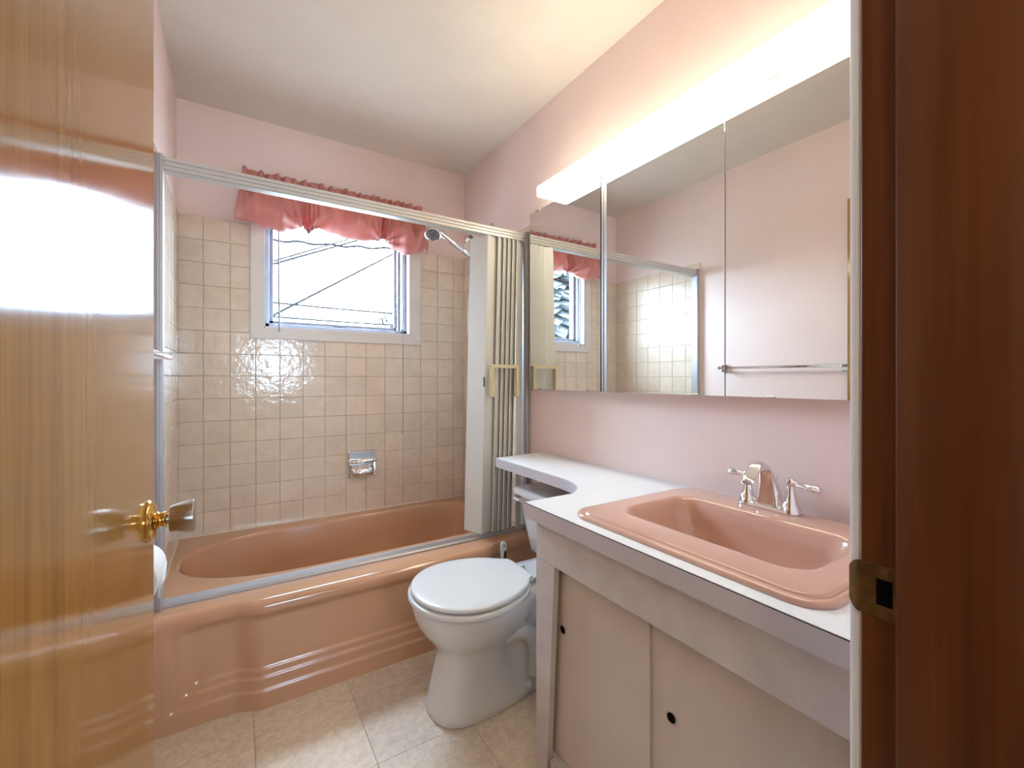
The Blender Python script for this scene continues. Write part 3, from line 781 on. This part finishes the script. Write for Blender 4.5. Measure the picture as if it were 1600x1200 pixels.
mb.rings([rect_like(ZK-KT), rect_like(ZK), hole(ZK), hole(ZK-KT), rect_like(ZK-KT)], True)
mb.build('slab', 'laminate_white', ct, angle=30)
MB().box(CX0-0.0015, CX0-0.0002, CY0, CY1, ZK-KT-0.002, ZK-0.0022).build('edge_band', 'laminate_edge', ct, smooth=False)
MB().box(CX0-0.0014, CX0-0.0001, CY0, CY1, ZK-0.0022, ZK-0.0004).build('edge_seam', 'dark_seam', ct, smooth=False)
sf = thing('counter_shelf', (1.15, 1.42, ZK-KT), 'white laminate banjo shelf with a curved inner corner over the toilet tank', 'shelf')
def shelf_poly():
    p = [(CX1, 1.0722), (0.905, 1.0722), (0.935, 1.092)]
    p += [(b_[0], b_[1]) for b_ in bez((0.948, 1.102, 0), (0.985, 1.13, 0), (1.0135, 1.185, 0), (1.0137, 1.285, 0), 12)]
    p += [(1.0133, 1.737), (CX1, 1.762)]
    return p
MB().prism(shelf_poly(), 'z', ZK-KT+0.001, ZK).build('shelf_board', 'laminate_white', sf, angle=30)
sp_ = shelf_poly(); mb = MB()
out = []
for i, p in enumerate(sp_[1:]):
    a = Vector(sp_[1:][max(i-1, 0)]); b = Vector(sp_[1:][min(i+1, len(sp_)-2)]); t = (b-a).normalized(); nrm = Vector((-t.y, t.x))
    out.append((Vector(p), Vector(p)+nrm*0.0015))
inner = [[(o[0].x, o[0].y, ZK-KT), (o[1].x, o[1].y, ZK-KT), (o[1].x, o[1].y, ZK-0.0022), (o[0].x, o[0].y, ZK-0.0022)] for o in out[:-1]]
MB().rings(inner, True, True, True).build('edge_band', 'laminate_edge', sf, angle=30)

vn = thing('vanity_cabinet', (1.0, 0.63, 0), 'worn painted vanity cabinet with sliding doors under the pink sink', 'vanity')
VX, VY1, VT = 0.745, 1.046, ZK-KT-0.0025
VY0 = CY0+0.001
MB().box(VX+.018, XR-.001, VY1-.018, VY1, 0, VT, 0.001).build('end_panel', 'vanity_paint', vn)
MB().box(VX, VX+.018, VY0, VY1, 0.620, VT, 0.0012).build('top_rail', 'vanity_paint', vn)
mb = MB()
poly = [(VY1, 0.0), (VY1, 0.6195), (0.961, 0.6195), (0.997, 0.0)]
mb.prism(poly, 'x', VX, VX+.018)
mb.build('stile', 'vanity_paint', vn, smooth=False)
MB().prism([(VY0, 0.0), (VY0, 0.6195), (VY0+.05, 0.6195), (VY0+.05, 0.0)], 'x', VX, VX+.018).build('stile', 'vanity_paint', vn, smooth=False)
MB().box(VX+.018, XR-.001, VY0, VY0+.016, 0, VT, 0.001).build('end_panel', 'vanity_paint', vn)
MB().box(VX+.0185, XR-.001, VY0+.017, VY1-.019, 0.06, 0.076).build('bottom_panel', 'vanity_paint', vn, smooth=False)
MB().box(VX+.002, VX+.017, VY0+.051, 0.98, 0.0, 0.075).build('toe_rail', 'vanity_paint', vn, smooth=False)
MB().box(XR-.012, XR-.001, VY0+.017, VY1-.019, 0.077, 0.60).build('back_panel', 'vanity_paint', vn, smooth=False)
def pull(door, x, y, z):
    pr = MB()
    pr.lathe((x, y, z), (-1, 0, 0), [(-.0004, .0125), (.0012, .0130), (.0018, .0120), (.0012, .0105), (-.0004, .0100)], 26)
    p = pr.build('finger_pull', 'satin_nickel', door)
    MB().lathe((x, y, z), (-1, 0, 0), [(-.0002, .0104), (.0006, .0100), (.0004, .001)], 24).build('pull_cup', 'dark_hole', p)
d1_ = MB().box(0.7740, 0.7800, 0.657, VY1-.019, 0.077, 0.700, 0.0008).build('sliding_door', 'door_panel_paint', vn)
d2_ = MB().box(0.7802, 0.7860, VY0+.017, 0.690, 0.077, 0.700, 0.0008).build('sliding_door', 'door_panel_paint', vn)
pull(d1_, 0.7740, 0.959, 0.440); pull(d2_, 0.7802, 0.604, 0.424)

# ------------------------------------------------------------------ sink
sk = thing('sink', (SCX, SCY, ZK), 'pink rectangular drop-in sink with rounded corners in the white counter', 'sink')
rs = []
for hx, hy, r, z in ((.2525, .3025, .060, ZK+.0004), (.2530, .3030, .060, ZK+.005), (.2515, .3015, .059, ZK+.0085), (.2485, .2985, .058, ZK+.0105), (.2440, .2940, .056, ZK+.0110), (.2405, .2905, .054, ZK+.0100),
                     (.2390, .2890, .052, ZK+.0092), (.2375, .2875, .051, ZK+.0092), (.2360, .2860, .050, ZK+.0130), (.2340, .2840, .049, ZK+.0145), (.2320, .2820, .048, ZK+.0148), (.2300, .2800, .047, ZK+.0150)):
    rs.append(rr(SCX, SCY, hx, hy, r, z, 9))
bx, by = 1.000, 0.610
for hx, hy, r, z, dx in ((.150, .238, .064, ZK+.0150, 0), (.146, .234, .062, ZK+.0149, 0), (.140, .228, .060, ZK+.0135, 0), (.135, .223, .058, ZK+.008, 0), (.131, .219, .058, ZK-.002, 0), (.124, .208, .062, ZK-.045, 0), (.113, .192, .070, ZK-.090, .004), (.095, .165, .070, ZK-.120, .008), (.060, .110, .05, ZK-.133, .012), (.020, .03, .02, ZK-.136, .012)):
    rs.append(rr(bx+dx, by, hx, hy, r, z, 9))
MB().rings(rs, True, False, True).build('basin', 'sink_pink', sk, angle=70)
MB().lathe((bx+.012, by, ZK-.1358), (0, 0, 1), [(0, .024), (.002, .023), (.003, .012), (.005, .010), (.006, .001)], 26).build('drain', 'chrome', sk)

# ------------------------------------------------------------------ faucet
ZS = ZK+.0152
fa_ = thing('faucet', (1.212, 0.630, ZS), 'chrome two-lever faucet with arched spout on the pink sink', 'faucet')
FX, FYc = 1.213, 0.630
MB().rings([rr(FX, FYc, .024, .080, .0235, ZS), rr(FX, FYc, .025, .081, .0245, ZS+.004), rr(FX, FYc, .022, .078, .0215, ZS+.010), rr(FX, FYc, .016, .070, .0155, ZS+.0125)], True, True, True).build('base_plate', 'chrome', fa_)
secs = [(1.221, ZS+.006, .036, .022, 0), (1.220, ZS+.030, .031, .019, -6), (1.217, ZS+.060, .0245, .0165, -10), (1.209, ZS+.088, .020, .0150, -22), (1.193, ZS+.109, .0178, .0140, -50), (1.170, ZS+.118, .0168, .0135, -82), (1.147, ZS+.114, .0165, .0132, -108), (1.128, ZS+.102, .0165, .0132, -128), (1.114, ZS+.086, .0165, .0130, -143)]
rs = []
for x, z, hw, ht, ang in secs:
    a = math.radians(ang); px, pz = math.cos(a), math.sin(a)     # profile axis in the xz plane
    rs.append([(x+q[0]*math.cos(a)*1.0, FYc+q[1], z-q[0]*math.sin(a)*-1.0) for q in rr(0, 0, ht, hw, min(ht, hw)*.75, 0, 5)])
spo = MB().rings(rs, True, True, True).build('spout', 'chrome', fa_, angle=60)
MB().lathe((1.1135, FYc, ZS+.0855), (-.60, 0, -.80), [(0, .0115), (.006, .0112), (.0062, .009)], 20).build('aerator', 'satin_nickel', spo)
for s in (1, -1):
    y = FYc+s*.056
    st = MB().lathe((FX, y, ZS+.002), (0, 0, 1), [(0, .0250), (.010, .0240), (.016, .0205), (.019, .0200), (.021, .0185), (.030, .0150), (.045, .0112), (.062, .0092), (.070, .0092), (.073, .0120), (.078, .0135), (.084, .0130), (.089, .0090), (.091, .001)], 28).build('handle_post', 'chrome', fa_)
    ln = Vector((-.02 if s < 0 else .022, s*.075, -.004)).normalized(); lk = 1.0 if s < 0 else 0.88
    MB().lathe((FX, y, ZS+.0805), ln, [(a_*lk, b_) for a_, b_ in ((.008, .0054), (.016, .0050), (.022, .0058), (.040, .0080), (.060, .0098), (.072, .0104), (.078, .0090), (.080, .004))], 20).build('lever', 'chrome', st)
MB().lathe((1.243, FYc-.002, ZS+.010), (0, 0, 1), [(0, .0032), (.060, .0032), (.062, .0060), (.068, .0085), (.075, .0085), (.080, .005), (.081, .001)], 18).build('pop_up_rod', 'chrome', fa_)

# ------------------------------------------------------------------ mirror cabinet and light bar
MX, MY0, MY1, MZ0, MZ1 = 1.225, 0.250, 1.774, 1.088, 1.945
mc = thing('mirror_cabinet', (1.25, 1.01, MZ0), 'wide three-door mirrored cabinet above the sink', 'mirror cabinet')
MB().box(MX+0.0085, XR-0.0005, MY0+.002, MY1-.002, MZ0+.001, MZ1-.001).build('carcass', 'white_paint', mc, smooth=False)
for y0, y1 in ((1.284, MY1), (0.7625, 1.250), (MY0, 0.7595)):
    d_ = MB().box(MX+0.0004, MX+0.0075, y0, y1, MZ0, MZ1, 0.0006).build('mirror_door', 'mirror', mc, smooth=False)
    MB().box(MX+0.0072, MX+0.0082, y0, y1, MZ0, MZ1).build('door_back', 'black_plastic', d_, smooth=False)
mb = MB(); mb.box(MX+0.002, MX+0.0085, 1.2505, 1.2650, MZ0, MZ1, 0.001); mb.box(MX+0.005, MX+0.0085, 1.2650, 1.2700, MZ0, MZ1); mb.box(MX+0.002, MX+0.0085, 1.2700, 1.2790, MZ0, MZ1, 0.001)
mb.build('centre_channel', 'aluminium', mc, smooth=False)
MB().box(MX+.0045, MX+.0084, 1.2792, 1.2838, MZ0, MZ1).build('edge_strip', 'black_plastic', mc, smooth=False)
for y in (1.71, 1.40, 1.17, 0.88, 0.62):
    MB().box(MX-0.0016, MX+0.004, y-.018, y+.018, MZ1-.006, MZ1+.0012, 0.0006).build('mirror_clip', 'satin_nickel', mc)
for y in (1.70, 1.355, 1.18, 0.86, 0.63):
    MB().box(MX-0.0016, MX+0.004, y-.012, y+.012, MZ0-.0012, MZ0+.004, 0.0006).build('mirror_clip', 'satin_nickel', mc)

lf = thing('vanity_light', (1.2, 0.95, 1.95), 'long glowing white light bar above the mirror cabinet', 'light fixture')
LY0, LY1, LZ0, LZ1, LX = 0.330, 1.599, 1.950, 1.997, 1.139
MB().box(1.262, XR-0.0005, LY0, LY1, LZ0, LZ1+.012, 0.001).build('housing', 'white_paint', lf)
MB().box(1.196, 1.262, LY0, LY1, LZ1+.0004, LZ1+.003, 0.0006).build('top_cover', 'white_paint', lf)
MB().box(LX, 1.261, LY0+.004, LY1-.004, LZ0, LZ1, 0.008, 3).build('diffuser', 'lamp_diffuser', lf)
for y0, y1 in ((LY0-.001, LY0+.0035), (LY1-.0035, LY1+.001)):
    MB().box(LX+.004, 1.261, y0, y1, LZ0+.002, LZ1-.002, 0.002).build('end_cap', 'lamp_diffuser', lf)
MB().box(MX-0.006, MX+0.002, LY0, LY1, LZ0-0.0030, LZ0-0.0004).build('lower_trim', 'satin_nickel', lf, smooth=False)

# ------------------------------------------------------------------ toilet
to = thing('toilet', (0.9, 1.405, 0), 'white two-piece toilet with closed oval lid beside the tub', 'toilet')
TY = 1.405
def oval(xf, xm, hw, xb, hwb, z, ab=0.25, p=2.0, rc=0.02):
    """ring: round front, widest at xm, narrowing to a straight back of half-width hwb at xb"""
    half = []
    for k in range(25):                       # front quarter, tip to widest
        a = PI/2*k/24
        half.append((xm-(xm-xf)*math.cos(a)**(2/p), hw*math.sin(a)**(2/p)))
    for k in range(1, 21):                    # back flank
        x = xm+(xb-rc-xm)*k/20; t = min(1.0, (x-xm)/ab)
        half.append((x, max(hwb, hw*math.sqrt(max(0, 1-t*t)))))
    w1 = half[-1][1]
    for k in range(1, 7):                     # rounded back corner
        a = PI/2*k/6
        half.append((xb-rc+rc*math.sin(a), w1-rc+rc*math.cos(a)))
    return [(x, TY+y, z) for x, y in half]+[(x, TY-y, z) for x, y in reversed(half[1:])]
bowl = [oval(.560, .70, .118, 1.135, .092, 0.0, .34, 2.5), oval(.557, .70, .121, 1.137, .094, .004, .34, 2.5), oval(.560, .70, .117, 1.135, .090, .030, .32, 2.5),
        oval(.572, .70, .108, 1.11, .060, .075, .20, 2.4), oval(.583, .70, .102, 1.09, .055, .130, .17, 2.3), oval(.592, .70, .100, 1.08, .055, .185, .16, 2.2),
        oval(.590, .70, .104, 1.08, .060, .212, .17), oval(.574, .70, .122, 1.09, .075, .236, .22), oval(.548, .69, .150, 1.10, .090, .268, .26), oval(.527, .69, .170, 1.11, .105, .300, .28),
        oval(.514, .69, .182, 1.12, .118, .332, .28), oval(.508, .69, .187, 1.12, .125, .356, .28), oval(.507, .69, .188, 1.12, .125, .370, .28), oval(.512, .69, .183, 1.115, .120, .3785, .28), oval(.56, .69, .14, 1.08, .09, .380, .28)]
MB().rings(bowl, True, True, True).build('bowl', 'porcelain_white', to, angle=60)
# trapway swelling on both flanks and foot bolts
for s in (-1, 1):
    tw = bez((0.80, TY+s*.045, .19), (0.88, TY+s*.066, .26), (0.99, TY+s*.070, .20), (0.93, TY+s*.072, .05), 18)
    MB().tube(tw, [.022+.010*math.sin(PI*i/18) for i in range(19)], 16).build('trapway', 'porcelain_white', to, angle=60)
    MB().lathe((0.900, TY+s*.094, .028), (0, s*.5, 1), [(0, .0145), (.008, .0145), (.015, .011), (.018, .001)], 22).build('bolt_cap', 'seat_white', to)
def lidr(g, z, xb): return oval(.497+g, .690, .205-g, xb-g, .07-g, z, .247, 2.05)
MB().rings([lidr(.006, .3850, .950), lidr(-.001, .388, .950), lidr(-.001, .3985, .950), lidr(.004, .4015, .950)], True, True, True).build('seat', 'seat_white', to, angle=60)
MB().rings([lidr(.014, .4075, .940), lidr(.008, .4100, .940), lidr(.008, .4165, .940), lidr(.011, .4200, .940), lidr(.020, .4220, .940), lidr(.050, .4230, .940)], True, True, True).build('lid', 'seat_white', to, angle=60)
for s in (-1, 1): MB().box(.950, .978, TY+s*.055-.012, TY+s*.055+.012, .3795, .400, .005, 2).build('hinge', 'seat_white', to)
def tk(x0, x1, hw, r, z): return rr((x0+x1)/2, TY, (x1-x0)/2, hw, r, z)
MB().rings([tk(1.108, 1.268, .192, .03, .3805), tk(1.098, 1.272, .202, .035, .392), tk(1.090, 1.275, .214, .03, .46), tk(1.076, 1.275, .240, .025, .600), tk(1.074, 1.275, .243, .025, .624)], True, True, True).build('tank', 'porcelain_white', to, angle=50)
MB().rings([tk(1.064, 1.280, .253, .022, .6245), tk(1.052, 1.281, .265, .028, .630), tk(1.052, 1.281, .266, .028, .648), tk(1.058, 1.279, .260, .026, .656), tk(1.068, 1.275, .249, .022, .6595)], True, True, True).build('tank_lid', 'porcelain_white', to, angle=40)
lv = MB().lathe((1.0755, TY+.215, .604), (-1, 0, 0), [(0, .013), (.006, .012), (.010, .007), (.016, .007)], 18).build('flush_lever', 'seat_white', to)
MB().box(1.054, 1.062, TY+.205, TY+.255, .598, .610, .003).build('lever_arm', 'seat_white', lv)
# toilet brush between toilet and tub
br = thing('toilet_brush', (1.016, 1.685, 0), 'white toilet brush handle standing between toilet and tub', 'toilet brush')
bxx, byy = 1.012, 1.672
MB().lathe((bxx, byy, 0), (0, 0, 1), [(0, .046), (.004, .048), (.10, .042), (.112, .038), (.112, .034), (.02, .030)], 30).build('holder', 'seat_white', br)
MB().lathe((bxx, byy, .018), (0, 0, 1), [(0, .020), (.02, .026), (.06, .026), (.08, .010)], 18).build('bristles', 'paper', br)
MB().rings([rr(bxx, byy, .008, .006, .005, .10), rr(bxx, byy, .008, .006, .005, .25), rr(bxx, byy, .011, .007, .006, .32), rr(bxx, byy, .0135, .007, .006, .36), rr(bxx, byy, .0145, .007, .006, .400), rr(bxx, byy, .011, .005, .005, .412), rr(bxx, byy, .006, .003, .003, .415)], True, True, True).build('handle', 'seat_white', br)
ink = [(-.004, .26), (.0075, .26), (.010, .32), (.011, .362), (.007, .380), (.000, .372), (-.004, .34)]
MB().rings([[(bxx+w_, byy-.0078, z) for w_, z in ink], [(bxx+w_, byy-.006, z) for w_, z in ink]], True, True, True).build('grip_inlay', 'black_plastic', br)
MB().lathe((bxx, byy-.0065, .398), (0, -1, 0), [(0, .0045), (.0012, .0043), (.0013, .001)], 16).build('hanging_hole', 'rubber', br)

# ------------------------------------------------------------------ outdoors seen through the window
struct('ground', MB().box(-40, 40, YB+0.17, 60, -1.0, -0.7), 'dry_ground', smooth=False)
S_, C_ = math.sin(YAW), math.cos(YAW)
def at_y(u, v, Y):
    a, b = (u-CX)/F_PX, (CY-v)/F_PX
    d = Vector((S_+a*C_, C_-a*S_, b)); return Vector((0, 0, CAMZ))+d*(Y/d.y)
def wire(u0, v0, u1, v1, Y0, Y1, r, label, sag=0.0, wav=0.0):
    p, q = at_y(u0, v0, Y0), at_y(u1, v1, Y1); d = q-p
    pts = []
    for i in range(61):
        t = -1.2+3.4*i/60; c = p+d*t
        c.z += sag*((t-.5)**2-.25)+wav*math.sin(t*21)
        pts.append(tuple(c))
    tag(MB().tube(pts, r, 6).build('overhead_wire', 'wire', None), label, 'wire', 'overhead wires outside the window')
wire(455, 377.5, 605, 388.5, 6.0, 6.0, 0.015, 'wavy twisted overhead cable outside, just below the valance', 0.03, 0.012)
wire(427, 412.5, 559, 375.5, 5.6, 6.8, 0.0135, 'overhead wire rising to the right outside, upper left of the window', 0.0)
wire(427, 408, 540, 375, 5.9, 7.1, 0.011, 'thin overhead wire close above another one rising right outside', 0.0)
wire(430, 491, 612, 398, 5.2, 6.6, 0.0135, 'long diagonal overhead wire crossing the whole window', 0.0)
wire(430, 473, 615, 490, 6.4, 6.4, 0.013, 'overhead wire nearly level outside, second from the window bottom', 0.02)
wire(430, 495, 615, 508, 6.4, 6.4, 0.013, 'lowest overhead wire outside, just above the window sill', 0.02)
def bare_tree(loc, h, label, seed, spread=0.45, r0=0.09):
    rnd = random.Random(seed); mb = MB()
    def grow(p, d, L, r, lev):
        q = p+d*L; mb.tube([tuple(p), tuple(p+d*L*.5+Vector((rnd.uniform(-1, 1), rnd.uniform(-1, 1), 0))*L*.04), tuple(q)], [r, r*.85, r*.65], 5, False)
        if lev == 0: return
        for _ in range(3 if lev > 1 else 4):
            nd = (d+Vector((rnd.uniform(-1, 1), rnd.uniform(-1, 1), rnd.uniform(-.35, .8)))*spread*1.7).normalized()
            grow(p+d*L*rnd.uniform(.55, 1.0), nd, L*rnd.uniform(.6, .8), max(r*.62, .011), lev-1)
    t = thing('bare_tree', loc, label, 'tree')
    grow(Vector(loc), Vector((0, 0, 1)), h*.33, r0, 5)
    mb.build('branches', 'bark', t)
bare_tree((3.1, 9.6, -0.7), 4.1, 'leafless tree outside, faint at the lower right of the window', 3, r0=0.075)
def spruce(loc, h, label, seed):
    rnd = random.Random(seed); t = thing('spruce_tree', loc, label, 'tree'); x, y, z = loc
    MB().tube([(x, y, z), (x, y, z+h)], [.14, .02], 8).build('trunk', 'bark', t)
    mb = MB()
    for k in range(int(h*14)):
        zz = z+0.9+(h-1.0)*k/(h*14); L = (1-(zz-z)/h)*h*.30+.12
        for b in range(13):
            a = rnd.uniform(0, 2*PI); l = L*rnd.uniform(.7, 1.1); q = Vector((math.cos(a), math.sin(a), -.35))
            s_ = Vector((-math.sin(a), math.cos(a), 0))*l*.16; c = Vector((x, y, zz))
            mb.add([c, c+q*l*.55+s_, c+q*l, c+q*l*.55-s_, c+q*l*.5+Vector((0, 0, .05*l))], [(0, 1, 4), (1, 2, 4), (2, 3, 4), (3, 0, 4)])
    mb.build('needles', 'frost_needles', t, smooth=False)
spruce((-4.2, 8.6, -0.7), 8.0, 'frosty spruce outside, seen only in the mirror reflection', 5)
